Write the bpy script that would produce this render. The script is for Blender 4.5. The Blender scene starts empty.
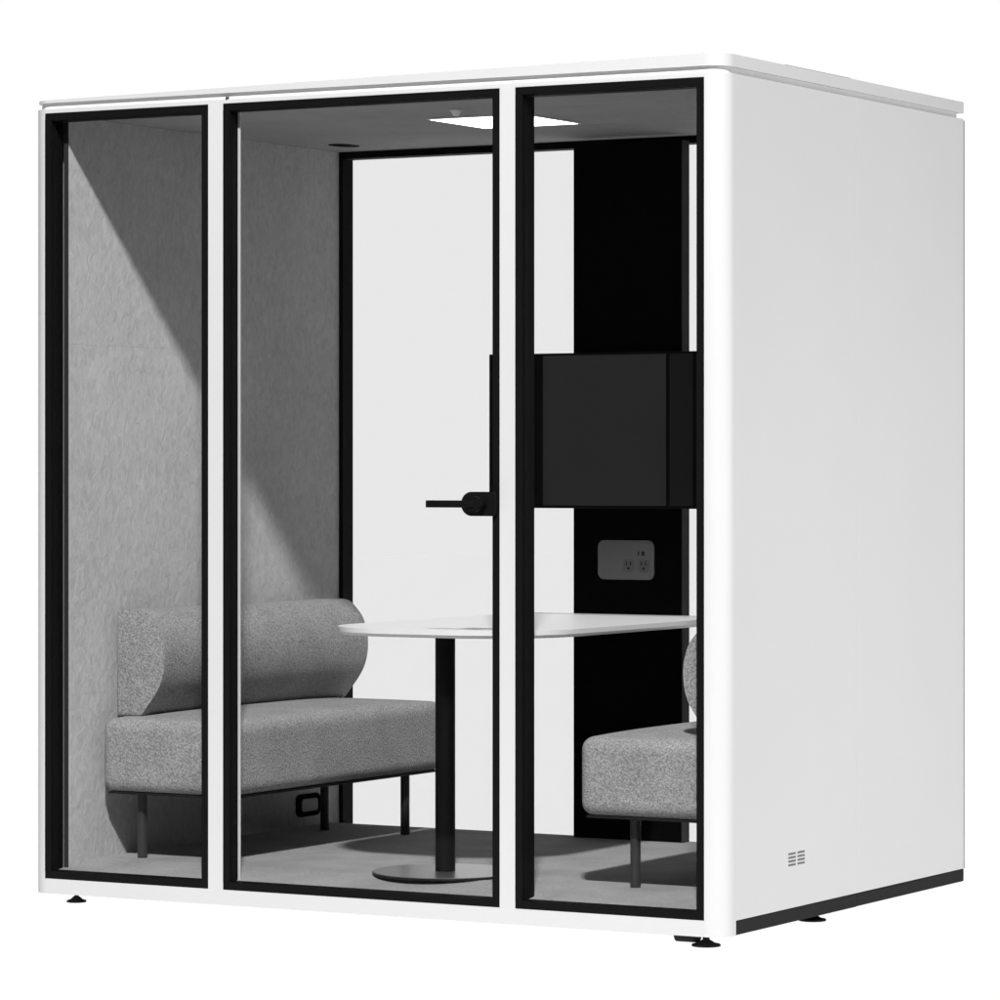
import bpy, bmesh, math, random
from mathutils import Vector, Matrix
random.seed(4)
scene = bpy.context.scene
COL = scene.collection

# ------------------------------------------------------------------ materials
def new_mat(name):
    m = bpy.data.materials.new(name); m.use_nodes = True
    nt = m.node_tree
    return m, nt, nt.nodes['Principled BSDF']

def paint(name, v, rough=0.5, metal=0.0, spec=0.5, var=0.03, scale=6.0, bump=0.0, bscale=400.0):
    """neutral paint / plastic / metal with a faint procedural unevenness"""
    m, nt, p = new_mat(name)
    tc = nt.nodes.new('ShaderNodeTexCoord')
    nz = nt.nodes.new('ShaderNodeTexNoise'); nz.inputs['Scale'].default_value = scale
    nz.inputs['Detail'].default_value = 4
    nt.links.new(tc.outputs['Object'], nz.inputs['Vector'])
    r = nt.nodes.new('ShaderNodeMapRange')
    r.inputs['From Min'].default_value = 0.3; r.inputs['From Max'].default_value = 0.7
    r.inputs['To Min'].default_value = v*(1-var); r.inputs['To Max'].default_value = v*(1+var)
    nt.links.new(nz.outputs['Fac'], r.inputs['Value'])
    nt.links.new(r.outputs['Result'], p.inputs['Base Color'])
    p.inputs['Roughness'].default_value = rough
    p.inputs['Metallic'].default_value = metal
    p.inputs['Specular IOR Level'].default_value = spec
    if bump > 0:
        n2 = nt.nodes.new('ShaderNodeTexNoise'); n2.inputs['Scale'].default_value = bscale
        n2.inputs['Detail'].default_value = 3
        nt.links.new(tc.outputs['Object'], n2.inputs['Vector'])
        b = nt.nodes.new('ShaderNodeBump'); b.inputs['Strength'].default_value = bump
        b.inputs['Distance'].default_value = 0.001
        nt.links.new(n2.outputs['Fac'], b.inputs['Height'])
        nt.links.new(b.outputs['Normal'], p.inputs['Normal'])
    return m

def boucle(name, lo, hi):
    """looped wool upholstery: light and dark yarn loops a few millimetres across"""
    m, nt, p = new_mat(name)
    tc = nt.nodes.new('ShaderNodeTexCoord')
    v = nt.nodes.new('ShaderNodeTexVoronoi'); v.inputs['Scale'].default_value = 200
    n = nt.nodes.new('ShaderNodeTexNoise'); n.inputs['Scale'].default_value = 175; n.inputs['Detail'].default_value = 5
    n3 = nt.nodes.new('ShaderNodeTexNoise'); n3.inputs['Scale'].default_value = 9; n3.inputs['Detail'].default_value = 3
    for q in (v, n, n3): nt.links.new(tc.outputs['Object'], q.inputs['Vector'])
    mx = nt.nodes.new('ShaderNodeMath'); mx.operation = 'MULTIPLY_ADD'
    nt.links.new(n.outputs['Fac'], mx.inputs[0]); mx.inputs[1].default_value = 1.3
    sub = nt.nodes.new('ShaderNodeMath'); sub.operation = 'MULTIPLY'; sub.inputs[1].default_value = -0.5
    nt.links.new(v.outputs['Distance'], sub.inputs[0]); nt.links.new(sub.outputs[0], mx.inputs[2])
    mr = nt.nodes.new('ShaderNodeMapRange')
    mr.inputs['From Min'].default_value = 0.15; mr.inputs['From Max'].default_value = 0.75
    mr.inputs['To Min'].default_value = lo; mr.inputs['To Max'].default_value = hi
    nt.links.new(mx.outputs[0], mr.inputs['Value'])
    m2 = nt.nodes.new('ShaderNodeMapRange')
    m2.inputs['From Min'].default_value = 0.3; m2.inputs['From Max'].default_value = 0.7
    m2.inputs['To Min'].default_value = 0.93; m2.inputs['To Max'].default_value = 1.07
    nt.links.new(n3.outputs['Fac'], m2.inputs['Value'])
    mm = nt.nodes.new('ShaderNodeMath'); mm.operation = 'MULTIPLY'
    nt.links.new(mr.outputs['Result'], mm.inputs[0]); nt.links.new(m2.outputs['Result'], mm.inputs[1])
    nt.links.new(mm.outputs[0], p.inputs['Base Color'])
    p.inputs['Roughness'].default_value = 0.95
    p.inputs['Specular IOR Level'].default_value = 0.1
    b = nt.nodes.new('ShaderNodeBump'); b.inputs['Strength'].default_value = 0.5; b.inputs['Distance'].default_value = 0.004
    nt.links.new(mx.outputs[0], b.inputs['Height']); nt.links.new(b.outputs['Normal'], p.inputs['Normal'])
    return m

def felt(name, v, fleck=0.12, bump=0.5, stretch=(60, 60, 22), rot=(0.35, 0.0, 0.0), sheen=0.0, big_var=0.05, big_scale=3.5):
    """pressed felt: slightly slanting fibres that show as short streaks"""
    m, nt, p = new_mat(name)
    tc = nt.nodes.new('ShaderNodeTexCoord')
    mp = nt.nodes.new('ShaderNodeMapping'); mp.inputs['Scale'].default_value = stretch
    mp.inputs['Rotation'].default_value = rot
    nt.links.new(tc.outputs['Object'], mp.inputs['Vector'])
    n = nt.nodes.new('ShaderNodeTexNoise'); n.inputs['Scale'].default_value = 1.0
    n.inputs['Detail'].default_value = 5; n.inputs['Roughness'].default_value = 0.6; n.inputs['Distortion'].default_value = 0.8
    nt.links.new(mp.outputs['Vector'], n.inputs['Vector'])
    big = nt.nodes.new('ShaderNodeTexNoise'); big.inputs['Scale'].default_value = big_scale; big.inputs['Detail'].default_value = 3
    nt.links.new(tc.outputs['Object'], big.inputs['Vector'])
    mr = nt.nodes.new('ShaderNodeMapRange')
    mr.inputs['From Min'].default_value = 0.3; mr.inputs['From Max'].default_value = 0.7
    mr.inputs['To Min'].default_value = v*(1-fleck); mr.inputs['To Max'].default_value = v*(1+fleck)
    nt.links.new(n.outputs['Fac'], mr.inputs['Value'])
    m2 = nt.nodes.new('ShaderNodeMapRange')
    m2.inputs['From Min'].default_value = 0.3; m2.inputs['From Max'].default_value = 0.7
    m2.inputs['To Min'].default_value = 1-big_var; m2.inputs['To Max'].default_value = 1+big_var
    nt.links.new(big.outputs['Fac'], m2.inputs['Value'])
    mm = nt.nodes.new('ShaderNodeMath'); mm.operation = 'MULTIPLY'
    nt.links.new(mr.outputs['Result'], mm.inputs[0]); nt.links.new(m2.outputs['Result'], mm.inputs[1])
    nt.links.new(mm.outputs[0], p.inputs['Base Color'])
    p.inputs['Roughness'].default_value = 0.95; p.inputs['Specular IOR Level'].default_value = 0.1
    if sheen:
        p.inputs['Sheen Weight'].default_value = sheen; p.inputs['Sheen Roughness'].default_value = 0.5
    b = nt.nodes.new('ShaderNodeBump'); b.inputs['Strength'].default_value = bump; b.inputs['Distance'].default_value = 0.003
    nt.links.new(n.outputs['Fac'], b.inputs['Height']); nt.links.new(b.outputs['Normal'], p.inputs['Normal'])
    return m

def glass_mat(name, t=0.92, gloss=0.012):
    m = bpy.data.materials.new(name); m.use_nodes = True
    nt = m.node_tree; nt.nodes.clear()
    o = nt.nodes.new('ShaderNodeOutputMaterial')
    tr = nt.nodes.new('ShaderNodeBsdfTransparent'); tr.inputs['Color'].default_value = (t, t, t, 1)
    gl = nt.nodes.new('ShaderNodeBsdfGlossy'); gl.inputs['Roughness'].default_value = 0.02
    mix = nt.nodes.new('ShaderNodeMixShader'); mix.inputs['Fac'].default_value = gloss
    nt.links.new(tr.outputs[0], mix.inputs[1]); nt.links.new(gl.outputs[0], mix.inputs[2])
    nt.links.new(mix.outputs[0], o.inputs['Surface'])
    return m

def emit_mat(name, s):
    m, nt, p = new_mat(name)
    p.inputs['Base Color'].default_value = (.8, .8, .8, 1)
    p.inputs['Emission Color'].default_value = (1, 1, 1, 1)
    p.inputs['Emission Strength'].default_value = s
    return m

WHITE = paint('white_powder_coat', 0.63, 0.45, var=0.008, scale=3, spec=0.3)
LIDW = paint('white_roof_coat', 0.62, 0.5, var=0.008, scale=3, spec=0.3)
GAPG = paint('grey_roof_core', 0.85, 0.7)
BLACKF = paint('black_frame_coat', 0.005, 0.6, spec=0.08, var=0.06, bump=0.05)
BLACKP = paint('black_felt_column', 0.0035, 0.95, spec=0.0, var=0.15, scale=30)
DARKT = paint('dark_grey_trim', 0.03, 0.8, spec=0.1)
PLINTH = paint('charcoal_plinth', 0.019, 0.7, spec=0.1, var=0.05)
WALLF = felt('wall_felt', 0.49, fleck=0.13, bump=0.9, stretch=(60, 46, 33), rot=(0.5, 0, 0))
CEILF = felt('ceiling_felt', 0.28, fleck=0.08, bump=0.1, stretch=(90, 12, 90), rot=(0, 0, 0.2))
CARPET = felt('carpet', 0.31, fleck=0.16, bump=0.6, stretch=(130, 130, 130), rot=(0, 0, 0), big_var=0.13, big_scale=6.0)  # random mottling in the colour stands in for soft blotches of shade
WOOL = boucle('grey_boucle', 0.21, 0.43)
LEGM = paint('dark_metal_leg', 0.05, 0.4, metal=0.4, spec=0.4)
TABLEW = paint('white_tabletop', 0.8, 0.4, var=0.01)
POLEB = paint('black_pole', 0.003, 0.5, spec=0.12)
BASEM = paint('brushed_base', 0.35, 0.32, metal=0.9)
BASER = paint('base_rim', 0.01, 0.5, spec=0.2)
TVB = paint('tv_bezel', 0.005, 0.5, spec=0.1)
SCREEN = paint('tv_screen', 0.065, 0.35, spec=0.2, var=0.02)
PLATE = paint('grey_outlet_plate', 0.18, 0.6, spec=0.2)
PIT = paint('socket_black', 0.035, 0.7, spec=0.1)
RUBBER = paint('foot_rubber', 0.012, 0.6, spec=0.2)
SENSW = paint('sensor_white', 0.8, 0.5)
VENTG = paint('vent_slot_grey', 0.12, 0.7)
TRIMG = paint('rear_trim_grey', 0.22, 0.6)
GLASS = glass_mat('clear_glass', 0.9465, .004)
LED = emit_mat('led_panel', 4.0)

# ------------------------------------------------------------------ helpers
def link(name, bm, mat, parent=None, smooth=False, mats=None):
    me = bpy.data.meshes.new(name)
    bmesh.ops.recalc_face_normals(bm, faces=bm.faces[:])
    bm.to_mesh(me); bm.free()
    o = bpy.data.objects.new(name, me); COL.objects.link(o)
    for mm in (mats or [mat]): me.materials.append(mm)
    if smooth:
        for p in me.polygons: p.use_smooth = True
        me.set_sharp_from_angle(angle=math.radians(35))
    if parent is not None:
        o.parent = parent
        if parent.name in WORLD: 
            o.location = -WORLD[parent.name]
    WORLD[o.name] = Vector((0, 0, 0)) if parent is None or parent.name in WORLD else Vector((0, 0, 0))
    return o
WORLD = {}

def thing(name, label, cat, loc, group=None):
    o = bpy.data.objects.new(name, None); COL.objects.link(o)
    o.empty_display_size = 0.1
    o.location = loc; WORLD[o.name] = Vector(loc)
    o['label'] = label; o['category'] = cat
    if group: o['group'] = group
    return o

def box(bm, x0, x1, y0, y1, z0, z1, bev=0.0, seg=2, mi=0):
    r = bmesh.ops.create_cube(bm, size=1.0)
    vs = r['verts']
    for v in vs:
        v.co = Vector(((x0+x1)/2 + v.co.x*(x1-x0), (y0+y1)/2 + v.co.y*(y1-y0), (z0+z1)/2 + v.co.z*(z1-z0)))
    fs = set(f for v in vs for f in v.link_faces)
    for f in fs: f.material_index = mi
    if bev > 0:
        es = list(set(e for v in vs for e in v.link_edges))
        bmesh.ops.bevel(bm, geom=es, offset=bev, segments=seg, profile=0.5, affect='EDGES')

def prism(bm, pts, axis, a0, a1, bev=0.0, seg=2, mi=0):
    """extrude a closed 2-D outline along an axis; pts are the other two coordinates in xyz order"""
    def mk(p, a):
        if axis == 'x': return Vector((a, p[0], p[1]))
        if axis == 'y': return Vector((p[0], a, p[1]))
        return Vector((p[0], p[1], a))
    lo = [bm.verts.new(mk(p, a0)) for p in pts]
    hi = [bm.verts.new(mk(p, a1)) for p in pts]
    n = len(pts)
    f0 = bm.faces.new(lo[::-1]); f1 = bm.faces.new(hi)
    fs = [f0, f1]
    for i in range(n):
        fs.append(bm.faces.new((lo[i], lo[(i+1) % n], hi[(i+1) % n], hi[i])))
    for f in fs: f.material_index = mi
    if bev > 0:
        es = list(f0.edges) + list(f1.edges)
        bmesh.ops.bevel(bm, geom=es, offset=bev, segments=seg, profile=0.5, affect='EDGES')

def rrect(x0, x1, y0, y1, radii, n=8):
    """rounded rectangle, radii = (x0y0, x1y0, x1y1, x0y1)"""
    pts = []
    cs = [(x0, y0, 1, 1, 180), (x1, y0, -1, 1, 270), (x1, y1, -1, -1, 0), (x0, y1, 1, -1, 90)]
    for (x, y, sx, sy, a), r in zip(cs, radii):
        if r <= 0: pts.append((x, y)); continue
        cx, cy = x + sx*r, y + sy*r
        for k in range(n+1):
            t = math.radians(a + 90*k/n)
            pts.append((cx + r*math.cos(t), cy + r*math.sin(t)))
    return pts

def lathe(bm, cx, cy, prof, n=32, mi=0):
    """prof = [(r, z)...] turned about a vertical axis, capped"""
    rings = []
    for r, z in prof:
        rings.append([bm.verts.new((cx + r*math.cos(2*math.pi*k/n), cy + r*math.sin(2*math.pi*k/n), z)) for k in range(n)])
    for a, b in zip(rings, rings[1:]):
        for k in range(n):
            bm.faces.new((a[k], a[(k+1) % n], b[(k+1) % n], b[k])).material_index = mi
    bm.faces.new(rings[0][::-1]).material_index = mi
    bm.faces.new(rings[-1]).material_index = mi

def cyl(bm, p0, p1, r, n=24):
    p0, p1 = Vector(p0), Vector(p1); d = p1-p0
    q = d.to_track_quat('Z', 'Y')
    a = []; b = []
    for k in range(n):
        o = q @ Vector((r*math.cos(2*math.pi*k/n), r*math.sin(2*math.pi*k/n), 0))
        a.append(bm.verts.new(p0+o)); b.append(bm.verts.new(p1+o))
    for k in range(n): bm.faces.new((a[k], a[(k+1) % n], b[(k+1) % n], b[k]))
    bm.faces.new(a[::-1]); bm.faces.new(b)

def ring(bm, x0, x1, z0, z1, w, y0, y1, wx=None, bev=0.0012):
    """picture-frame in the XZ plane, four bars butted end to end"""
    wx = wx or w
    box(bm, x0, x1, y0, y1, z1-w, z1, bev, 1); box(bm, x0, x1, y0, y1, z0, z0+w, bev, 1)
    box(bm, x0, x0+wx, y0+.0004, y1-.0004, z0+w-.0012, z1-w+.0012, 0)
    box(bm, x1-wx, x1, y0+.0004, y1-.0004, z0+w-.0012, z1-w+.0012, 0)

def rbox(bm, c, h, r, crown=0.0, n=6, m=14):
    """soft cushion block: rounded box about centre c with half sizes h, edges of radius r and a crowned top"""
    c = Vector(c); h = Vector(h)
    def coords(hh):
        a = [-hh + r*(1-math.cos(math.pi/2*k/n)) for k in range(n)]
        mid = [(-hh+r) + (2*hh-2*r)*k/m for k in range(m+1)]
        return a + mid + [-q for q in a[::-1]]
    cs = [coords(h[i]) for i in range(3)]
    cache = {}
    def vert(p):
        q = Vector([max(-(h[i]-r), min(h[i]-r, p[i])) for i in range(3)])
        d = Vector(p)-q
        if d.length > 1e-9: 
            # spread the face grid evenly around the rounded edge
            d = Vector([math.sin(math.pi/2*max(-1, min(1, x/r)))*r if abs(x) < r*0.9999 else x for x in d]) if False else d
            d = d.normalized()*r
        co = q+d
        if co.z > 0:
            fx = max(0, 1-(co.x/h.x)**2); fy = max(0, 1-abs(co.y/h.y)**4)
            co.z += crown*math.sqrt(fx)*fy*(co.z/h.z)
        key = (round(co.x, 6), round(co.y, 6), round(co.z, 6))
        if key not in cache: cache[key] = bm.verts.new(c+co)
        return cache[key]
    for ax in range(3):
        u, v = [(1, 2), (2, 0), (0, 1)][ax]
        for s in (-1, 1):
            U, V = cs[u], cs[v]
            for i in range(len(U)-1):
                for j in range(len(V)-1):
                    q = []
                    for (a, b) in ((i, j), (i+1, j), (i+1, j+1), (i, j+1)):
                        p = [0, 0, 0]; p[ax] = s*h[ax]; p[u] = U[a]; p[v] = V[b]
                        q.append(vert(p))
                    qq = []
                    for w in q:
                        if w not in qq: qq.append(w)
                    if len(qq) >= 3:
                        try: bm.faces.new(qq)
                        except ValueError: pass

def catmull(pts, n=6):
    out = []
    P = [pts[0]] + pts + [pts[-1]]
    for i in range(1, len(P)-2):
        p0, p1, p2, p3 = P[i-1], P[i], P[i+1], P[i+2]
        for k in range(n):
            t = k/n
            out.append(tuple(0.5*((2*p1[j]) + (-p0[j]+p2[j])*t + (2*p0[j]-5*p1[j]+4*p2[j]-p3[j])*t*t + (-p0[j]+3*p1[j]-3*p2[j]+p3[j])*t**3) for j in (0, 1)))
    out.append(pts[-1])
    return out

# ------------------------------------------------------------------ ground
bm = bmesh.new()
v = [bm.verts.new(p) for p in ((-24, 40, 0), (-24, 6, 0), (-9, -2.2, 0), (3.0, -2.2, 0), (3.0, 3, 0), (-4, 40, 0))]
bm.faces.new(v)
gm = bpy.data.materials.new('underlit_white_floor'); gm.use_nodes = True  # translucent, so light added from below hides any shadow on it
nt = gm.node_tree; nt.nodes.clear()
go = nt.nodes.new('ShaderNodeOutputMaterial'); gt = nt.nodes.new('ShaderNodeBsdfTranslucent')
gt.inputs['Color'].default_value = (.95, .95, .95, 1)
nt.links.new(gt.outputs[0], go.inputs['Surface'])
g = link('ground', bm, gm); g['kind'] = 'structure'

# ------------------------------------------------------------------ the pod
XL, XR, D = -2.184, 0.0, 1.5655
ZB, ZP = 0.030, 0.068
FR_T, FR_B = 2.2285, 0.072
WT, WB = 2.24, ZB
pod = thing('meeting_pod', 'white freestanding office meeting pod with three black framed glass panels in front', 'meeting pod', (-1.09, 0.78, 0.0))
FD = 0.072        # depth of the white front frame
R = 0.058

# white front frame
bm = bmesh.new()
plan = rrect(XL, XR, 0, FD, (R, R, 0, 0), 10)
prism(bm, plan, 'z', FR_T, WT); prism(bm, plan, 'z', WB, FR_B)
lp = rrect(XL, -2.1315, 0, FD, (R-.006, 0, 0, 0), 10); lp[0:0] = []
lp = [(x, y) for x, y in rrect(XL, XL+.2, 0, FD, (R, 0, 0, 0), 10) if x < -2.1315] + [(-2.1315, 0.0008), (-2.1315, FD)]
# order the left post: curved outer corner, inner face
lp = [(XL, FD)] + [(XL + R - R*math.cos(math.radians(a)), R - R*math.sin(math.radians(a))) for a in [k*6 for k in range(16)] if XL + R - R*math.cos(math.radians(a)) < -2.1315] + [(-2.1315, R-math.sqrt(max(0, R*R-(XL+R+2.1315)**2))), (-2.1315, FD)]
prism(bm, lp, 'z', FR_B, FR_T)
rp = [(-0.0555, FD), (-0.0555, 0)] + [(-R + R*math.sin(math.radians(a)), R - R*math.cos(math.radians(a))) for a in [k*6 for k in range(16)] if -R + R*math.sin(math.radians(a)) > -0.0555] + [(0, FD)]
prism(bm, rp, 'z', FR_B, FR_T)
for a, b in ((-1.5785, -1.5295), (-0.6565, -0.6095)):
    box(bm, a, b, 0, FD-.012, FR_B, FR_T)
ff = link('front_frame', bm, WHITE, pod, smooth=True)

# thin white return beside the door, behind the black door stile
bm = bmesh.new(); box(bm, -1.5293, -1.5015, .0425, .0455, .094, 2.2075)
link('door_jamb', bm, WHITE, pod)

# right and left outer panels (two sheets with a hairline joint)
for sgn, nm in ((1, 'side_panel'), (-1, 'side_panel')):
    bm = bmesh.new()
    x0, x1 = (-.040, 0.0) if sgn > 0 else (XL, XL+.04)
    for a, b in ((FD+.0003, .8216), (.8221, D)):
        box(bm, x0, x1, a, b, ZP, WT)
    link(nm, bm, WHITE, pod)
# rear trim posts (dark edge that just shows at the far corner)
for x0, x1 in ((-.045, -.0005), (XL+.0005, XL+.045)):
    bm = bmesh.new(); box(bm, x0, x1, D+.0005, D+.009, ZP, WT-.004)
    link('rear_trim', bm, TRIMG, pod)
# charcoal plinth
bm = bmesh.new()
box(bm, -.045, -.0015, FD+.0006, .8214, ZB, ZP-.0006, .001, 1); box(bm, -.045, -.0015, .8224, D+.008, ZB, ZP-.0006, .004, 2)
box(bm, XL+.0015, XL+.045, FD+.0006, D+.008, ZB, ZP-.0006, .004, 2)
box(bm, XL+.046, -.046, D-.045, D+.007, ZB, ZP)
link('plinth', bm, PLINTH, pod)
# base tray and carpet floor
bm = bmesh.new(); box(bm, -2.13, -.046, FD+.001, D-.05, .040, .090)
link('base_tray', bm, PLINTH, pod)
bm = bmesh.new(); prism(bm, [(.0335, .0955), (.20, .116), (1.451, .116), (1.4515, .0902), (.0335, .0902)], 'x', -2.1085, -.0765)
link('carpet', bm, CARPET, pod)
# ceiling
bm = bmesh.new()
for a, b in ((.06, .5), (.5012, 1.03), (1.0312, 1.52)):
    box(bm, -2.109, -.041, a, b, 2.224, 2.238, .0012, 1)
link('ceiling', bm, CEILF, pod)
# felt wall linings, four sheets each
TRIMY = .0635
SE = [.0915, .586, 1.0795, 1.579, 2.072, 2.2238]
for x0, x1 in ((-2.109, -2.095), (-.0475, -.0415)):
    bm = bmesh.new()
    for a, b in ((SE[0], SE[1]), (SE[1], SE[3]), (SE[3], SE[4]), (SE[4], SE[5])):
        box(bm, x0, x1, TRIMY, 1.5045, a+.0001, b-.0001, .0004, 1)
    link('wall_lining', bm, WALLF, pod)
bm = bmesh.new(); box(bm, -2.1085, -2.0955, .0585, .0632, .100, 2.2235)
link('wall_trim', bm, DARKT, pod)

# black glazed front panels
def glazing(parent, x0, x1, depth, name):
    fw = .0205
    bm = bmesh.new()
    ring(bm, x0+.0006, x1-.0006, FR_B+.0006, FR_T-.0006, fw, -.0015, depth, fw)
    # thin inner bead against the glass
    ring(bm, x0+fw, x1-fw, FR_B+fw, FR_T-fw, .0025, .012, depth-.006, .0025)
    f = link(name, bm, BLACKF, parent)
    return f
w1 = glazing(pod, -2.1315, -1.5785, .0575, 'window')
w3 = glazing(pod, -.6095, -.0555, .066, 'window')
for w, x0, x1 in ((w1, -2.1315, -1.5785), (w3, -.6095, -.0555)):
    bm = bmesh.new(); box(bm, x0+.0225, x1-.0225, .026, .032, FR_B+.0225, FR_T-.0225)
    link('glass_pane', bm, GLASS, w)
door = glazing(pod, -1.5295, -.6565, .042, 'door')
bm = bmesh.new(); box(bm, -1.5295+.0225, -.6565-.0225, .022, .028, FR_B+.0225, FR_T-.0225)
link('glass_pane', bm, GLASS, door)
# lever handle on a rounded rose, plus the pivot pin over the door
bm = bmesh.new()
prism(bm, rrect(-.766, -.662, 1.102, 1.166, (.031, .008, .008, .031), 8), 'y', -.016, -.0018, .003)
link('handle_plate', bm, BLACKF, door, smooth=True)
bm = bmesh.new()
cyl(bm, (-.704, -.012, 1.134), (-.704, -.058, 1.134), .0185)
cyl(bm, (-.704, -.046, 1.134), (-.704, -.0585, 1.134), .0215)
prism(bm, rrect(-.847, -.700, 1.1245, 1.1435, (.002, .004, .004, .002), 3), 'y', -.062, -.044, .002)
link('handle', bm, BLACKF, door, smooth=True)
bm = bmesh.new(); cyl(bm, (-1.518, .004, 2.238), (-1.518, .004, 2.246), .005, 12)
link('pivot_pin', bm, DARKT, door)

# rear glazing
bm = bmesh.new()
box(bm, -2.0945, -2.0835, 1.505, 1.5062, .1165, 2.2235); box(bm, -2.083, -2.0815, 1.505, 1.5062, .1165, 2.2235); box(bm, -.0665, -.0475, 1.4525, 1.505, .1165, 2.2235)
box(bm, -2.14, -2.0815, 1.5065, D, .09, 2.2235); box(bm, -.0665, -.046, 1.5065, D, .12, 2.2235)
box(bm, -2.081, -.067, 1.5065, D, 2.2020, 2.2235)
rw = link('rear_window', bm, BLACKF, pod)
bm = bmesh.new(); box(bm, -2.081, -.0675, 1.52, 1.526, .0795, 2.2015)
link('glass_pane', bm, GLASS, rw)
# black media column
bm = bmesh.new(); box(bm, -1.197, -.832, 1.40, 1.4451, .1165, 2.2035, .001, 1)
link('media_column', bm, BLACKP, pod)
bm = bmesh.new(); box(bm, -.8316, -.829, 1.4005, 1.4451, .1165, 2.2030)
link('column_edge', bm, paint('column_edge_grey', .05, .7, spec=.2), pod)

# roof: recessed core and lid
bm = bmesh.new()
prism(bm, rrect(XL+.012, XR-.009, .009, D-.022, (.049, .049, .01, .01), 8), 'z', WT+.0005, 2.2565)
link('roof_core', bm, GAPG, pod, smooth=True)
bm = bmesh.new()
prism(bm, rrect(XL+.004, XR, .0, D+.004, (R, R, .004, .004), 10), 'z', 2.257, 2.2892, .004, 3)
for vtx in bm.verts:
    if vtx.co.z > 2.27:
        t = max(0, min(1, (XR-.03 - vtx.co.x)/(XR-.03-XL)))
        drop = .0245*t**0.85
        vtx.co.z -= drop
link('roof', bm, LIDW, pod, smooth=True)
bm = bmesh.new()
box(bm, -.36, -.008, .385, .80, 2.2895-.004, 2.2925, .001, 1)
for k in range(8):
    box(bm, -.34+k*.04, -.32+k*.04, .42, .77, 2.2925, 2.2931)
link('roof_vent', bm, VENTG, pod)
# vent slots low on the right side
bm = bmesh.new()
for i, y in enumerate((.384, .440)):
    for k in range(4):
        z = .1795 + k*.0098
        box(bm, -.0005, .0006, y, y+.044, z, z+.0046)
link('side_vent', bm, VENTG, pod)
# levelling feet and castors
def foot(x, y, k=1.0):
    bm = bmesh.new()
    lathe(bm, x, y, [(r_*k, z_) for r_, z_ in [(.037, 0), (.038, .003), (.036, .0055), (.024, .008), (.014, .0145), (.009, .017), (.009, .032)]], 28)
    link('foot', bm, RUBBER, pod, smooth=True)
foot(-2.081, .081, .74)
for x, y in ((-.078, .057), (-.078, .70), (-2.081, .70), (-.45, 1.45), (-1.75, 1.45)): foot(x, y)
for x0, x1, y, zl in ((-.165, -.105, .045, .006), (-1.925, -1.87, .045, .026)):
    bm = bmesh.new()
    cyl(bm, (x0, y+.02, zl+.022), (x1, y+.02, zl+.022), .022, 24)
    link('castor', bm, PLINTH, pod, smooth=True)

# ------------------------------------------------------------------ ceiling fittings
cl = thing('ceiling_light', 'square glowing flat light panel set in the grey ceiling', 'ceiling light', (-1.085, .78, 2.224))
bm = bmesh.new(); box(bm, -1.245, -.925, .615, .945, 2.2195, 2.2238, .001, 1)
link('light_frame', bm, SENSW, cl)
bm = bmesh.new(); box(bm, -1.238, -.932, .622, .938, 2.2185, 2.2194)
link('diffuser', bm, LED, cl)
cs = thing('ceiling_sensor', 'small pale round sensor under the ceiling just ahead of the light panel', 'sensor', (-1.039, .427, 2.224))
bm = bmesh.new(); lathe(bm, -1.039, .427, [(.008, 2.207), (.009, 2.209), (.016, 2.220)], 20)
link('sensor_body', bm, SENSW, cs, smooth=True)
bm = bmesh.new(); lathe(bm, -1.039, .427, [(.018, 2.2202), (.018, 2.2238)], 20)
link('sensor_base', bm, SENSW, cs)
cv = thing('ceiling_vent', 'dark oval air outlet in the ceiling near the rear left corner', 'vent', (-1.94, 1.285, 2.224))
bm = bmesh.new(); prism(bm, rrect(-1.975, -1.905, 1.225, 1.345, (.035,)*4, 8), 'z', 2.2222, 2.2238)
link('vent_plate', bm, BLACKP, cv)
bm = bmesh.new()
for k in range(5): box(bm, -1.965+k*.012, -1.960+k*.012, 1.25, 1.32, 2.2212, 2.2221)
link('vent_slats', bm, BLACKF, cv)

# ------------------------------------------------------------------ sofas
def sofa(name, label, wallx, s, legs=(.098, .386), bx=0.0):
    """s = +1: back against the wall at the left, seat towards +X; s = -1 the mirror image"""
    t = thing(name, label, 'sofa', (wallx + s*.225, .77, .116), 'facing sofas inside the pod')
    X = lambda d: wallx + s*d
    bm = bmesh.new()
    cx = (X(.004)+X(.452))/2
    rbox(bm, (cx, .7675, .411), (.224, .5925, .104), .034, crown=.013)
    link('seat', bm, WOOL, t, smooth=True)
    bm = bmesh.new()
    a, b = sorted((X(.020), X(.436)))
    box(bm, a, b, .192, 1.343, .3005, .3075, .002, 2)
    link('seat_base', bm, RUBBER, t)
    curve = catmull([(.088, .519), (.111, .548), (.137, .581), (.158, .617), (.169, .657), (.171, .700), (.165, .735), (.152, .768), (.133, .792), (.108, .815), (.078, .823), (.012, .823)], 5)
    prof = [(.004, .815), (.004, .521), (.010, .517)] + curve
    bm = bmesh.new()
    prism(bm, [(X(d+bx), z) for d, z in prof], 'y', .255, 1.36, .007, 3)
    link('backrest', bm, WOOL, t, smooth=True)
    for d in legs:
        for y in (.25, 1.225):
            bm = bmesh.new()
            lathe(bm, X(d), y, [(.014, .1162), (.014, .3004)], 20)
            link('leg', bm, LEGM, t, smooth=True)
    return t
sofa('sofa', 'long grey wool sofa with rolled backrest against the left felt wall', -2.07, 1)
sofa('sofa', 'grey wool sofa at the right side, mostly cut off by the white corner post', -.066, -1, (.06, .318), .008)

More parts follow.
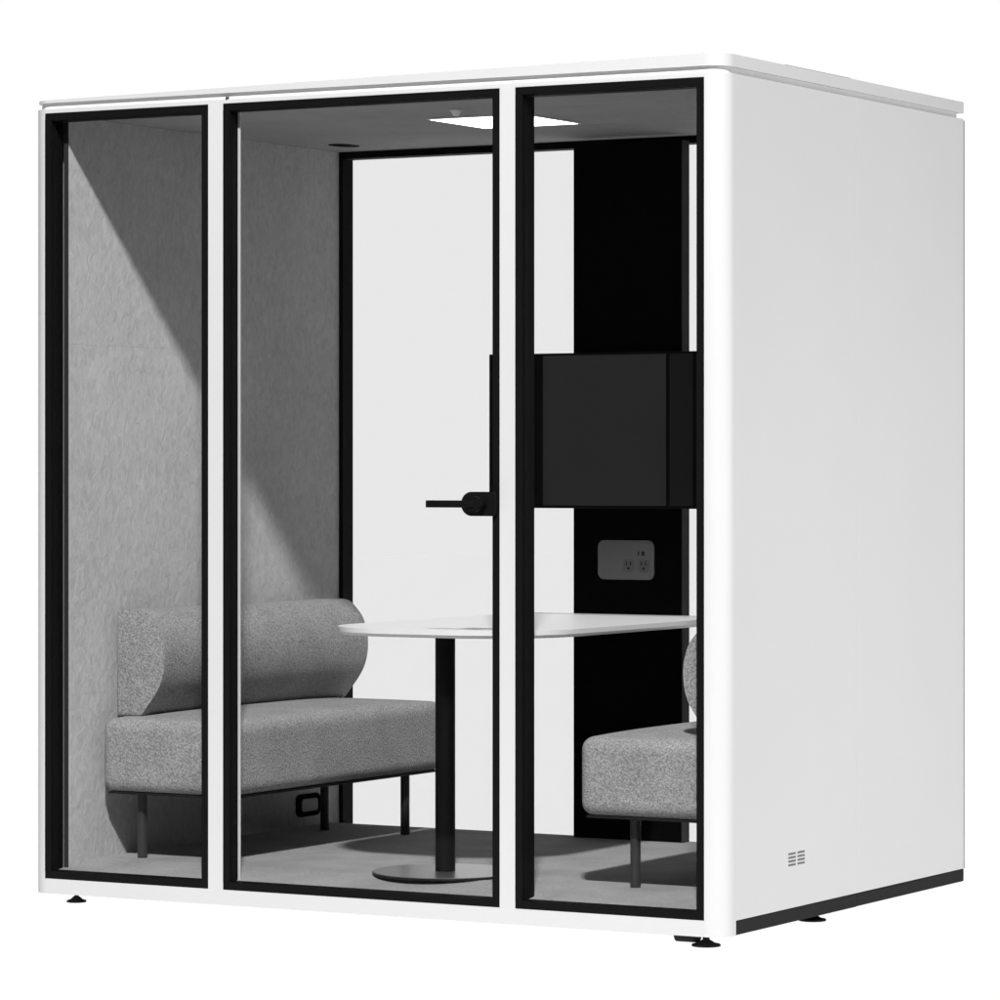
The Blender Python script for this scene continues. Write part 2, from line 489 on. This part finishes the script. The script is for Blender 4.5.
# ------------------------------------------------------------------ table
tb = thing('table', 'white peninsula table with rounded end on one black pole', 'table', (-1.0, .30, .116))
bm = bmesh.new()
tp = rrect(-1.36, -.64, .13, 1.399, (.27, .27, .01, .01), 16)
prism(bm, tp, 'z', .7782, .791, .002, 2)
lo_ = rrect(-1.346, -.654, .144, 1.399, (.256, .256, .006, .006), 16)
a_ = [bm.verts.new((x, y, .7695)) for x, y in lo_]; b_ = [bm.verts.new((x, y, .7781)) for x, y in tp]
for i in range(len(a_)):
    bm.faces.new((a_[i], a_[(i+1) % len(a_)], b_[(i+1) % len(a_)], b_[i]))
bm.faces.new(a_[::-1]); bm.faces.new(b_)
link('tabletop', bm, TABLEW, tb, smooth=True)
bm = bmesh.new(); lathe(bm, -1.0, .302, [(.0275, .124), (.0275, .769)], 32)
link('pole', bm, POLEB, tb, smooth=True)
bm = bmesh.new()
lathe(bm, -1.0, .302, [(.198, .1162), (.2, .118), (.2, .1225)], 72, mi=1)
lathe(bm, -1.0, .302, [(.2, .1225), (.1985, .1240)], 72, mi=0)
link('base_disc', bm, BASEM, tb, smooth=True, mats=[BASEM, BASER])

# ------------------------------------------------------------------ television and sockets
tv = thing('television', 'black flat television mounted on the dark column above the table', 'television', (-1.0, 1.39, 1.34))
bm = bmesh.new(); box(bm, -1.459, -.60, 1.345, 1.382, 1.108, 1.5735, .002, 2)
link('tv_body', bm, TVB, tv)
bm = bmesh.new(); box(bm, -1.271, -.8555, 1.3438, 1.3449, 1.1165, 1.5665)
link('screen', bm, SCREEN, tv)
bm = bmesh.new(); box(bm, -.8435, -.7665, 1.3438, 1.3449, 1.1165, 1.5665)  # narrow dark grey strip on the black body, right of the screen
link('tv_narrow_panel', bm, paint('tv_side_panel', .025, .5, spec=.15), tv)
bm = bmesh.new(); box(bm, -1.10, -.92, 1.3825, 1.3995, 1.22, 1.46)
link('wall_mount', bm, TVB, tv)

po = thing('power_outlet', 'grey rounded power plate with two sockets on the black column under the television', 'power outlet', (-1.015, 1.40, .954))
bm = bmesh.new(); prism(bm, rrect(-1.1105, -.9215, .895, 1.0125, (.02,)*4, 6), 'y', 1.3945, 1.3995, .001)
pl = link('outlet_plate', bm, PLATE, po, smooth=True)
for sx in (-1.007, -.956):
    bm = bmesh.new()
    prism(bm, rrect(sx-.0185, sx+.0185, .917, .957, (.012,)*4, 5), 'y', 1.3938, 1.3944)
    so = link('socket', bm, paint('socket_face', .145, .6, spec=.2), pl)
    bm = bmesh.new()
    box(bm, sx-.009, sx-.0055, 1.3931, 1.3937, .938, .949); box(bm, sx+.0055, sx+.009, 1.3931, 1.3937, .938, .949)
    prism(bm, [(sx+.0042*math.cos(a*math.pi/6), .929+.0042*math.sin(a*math.pi/6)) for a in range(12)], 'y', 1.3931, 1.3937)
    link('socket_hole', bm, PIT, po)
bm = bmesh.new()
box(bm, -.975, -.971, 1.3938, 1.3944, .967, .980); box(bm, -.963, -.953, 1.3938, 1.3944, .967, .980)
link('usb_port', bm, PIT, po)

wo = thing('wall_socket', 'dark rounded cable socket low on the left wall under the sofa', 'wall socket', (-2.095, 1.318, .181))
bm = bmesh.new(); prism(bm, rrect(1.252, 1.386, .146, .216, (.02,)*4, 6), 'x', -2.0949, -2.089)
link('socket_rim', bm, BLACKP, wo)
bm = bmesh.new(); prism(bm, rrect(1.274, 1.366, .162, .201, (.01,)*4, 5), 'x', -2.0889, -2.086)
link('socket_cover', bm, paint('socket_cover_grey', .05, .5), wo)

# ------------------------------------------------------------------ camera
cd = bpy.data.cameras.new('camera'); cam = bpy.data.objects.new('camera', cd); COL.objects.link(cam)
cam.location = (4.39128, -8.87004, 1.22879)
YAW = math.atan2(3878, 6816)
cam.rotation_euler = (math.radians(90), 0, YAW)
cd.sensor_width = 36; cd.lens = 3.878*36
cd.shift_y = -0.032
cd.clip_start = .1; cd.clip_end = 500
scene.camera = cam

# ------------------------------------------------------------------ light
w = bpy.data.worlds.new('World'); scene.world = w; w.use_nodes = True
nt = w.node_tree; nt.nodes.clear()
wo_ = nt.nodes.new('ShaderNodeOutputWorld'); bg = nt.nodes.new('ShaderNodeBackground')
tc = nt.nodes.new('ShaderNodeTexCoord')
dot = nt.nodes.new('ShaderNodeVectorMath'); dot.operation = 'DOT_PRODUCT'
dot.inputs[1].default_value = (-.4945, .8692, 0)
nt.links.new(tc.outputs['Generated'], dot.inputs[0])
m1 = nt.nodes.new('ShaderNodeMapRange'); m1.interpolation_type = 'SMOOTHSTEP'   # bright backdrop behind the pod
m1.inputs['From Min'].default_value = .55; m1.inputs['From Max'].default_value = .82
FRONT = 0.07
m1.inputs['To Min'].default_value = FRONT; m1.inputs['To Max'].default_value = 1.016
nt.links.new(dot.outputs['Value'], m1.inputs['Value'])
sep = nt.nodes.new('ShaderNodeSeparateXYZ'); nt.links.new(tc.outputs['Generated'], sep.inputs[0])
m2 = nt.nodes.new('ShaderNodeMapRange'); m2.interpolation_type = 'SMOOTHSTEP'   # added glow from below that keeps the floor sheet white and shadowless
m2.inputs['From Min'].default_value = -.45; m2.inputs['From Max'].default_value = -.65
m2.inputs['To Min'].default_value = 0; m2.inputs['To Max'].default_value = 1.425
nt.links.new(sep.outputs['Z'], m2.inputs['Value'])
mx = nt.nodes.new('ShaderNodeMath'); mx.operation = 'MAXIMUM'
nt.links.new(m1.outputs[0], mx.inputs[0]); nt.links.new(m2.outputs[0], mx.inputs[1])
nt.links.new(mx.outputs[0], bg.inputs['Strength'])
bg.inputs['Color'].default_value = (1, 1, 1, 1)
nt.links.new(bg.outputs[0], wo_.inputs['Surface'])

def area(name, loc, target, size, power, shape='DISK', sy=None):
    l = bpy.data.lights.new(name, 'AREA'); l.shape = shape; l.size = size
    if sy: l.size_y = sy
    l.energy = power
    o = bpy.data.objects.new(name, l); COL.objects.link(o)
    o.location = loc
    o.rotation_euler = (Vector(target)-Vector(loc)).to_track_quat('-Z', 'Y').to_euler()
    return o
area('key_softbox', (4.5, -9.2, 11.75), (-1.1, .4, 1.2), .85, 3600)
area('side_fill', (2.3, .98, 1.25), (0, .98, 1.2), 2.8, 22.5, 'RECTANGLE', .95)  # added fill to brighten the right side panel, placed clear of the windows

scene.view_settings.view_transform = 'Standard'
scene.view_settings.look = 'None'
scene.view_settings.exposure = 0; scene.view_settings.gamma = 1
scene.render.engine = 'CYCLES'
scene.cycles.max_bounces = 10
scene.cycles.transparent_max_bounces = 16
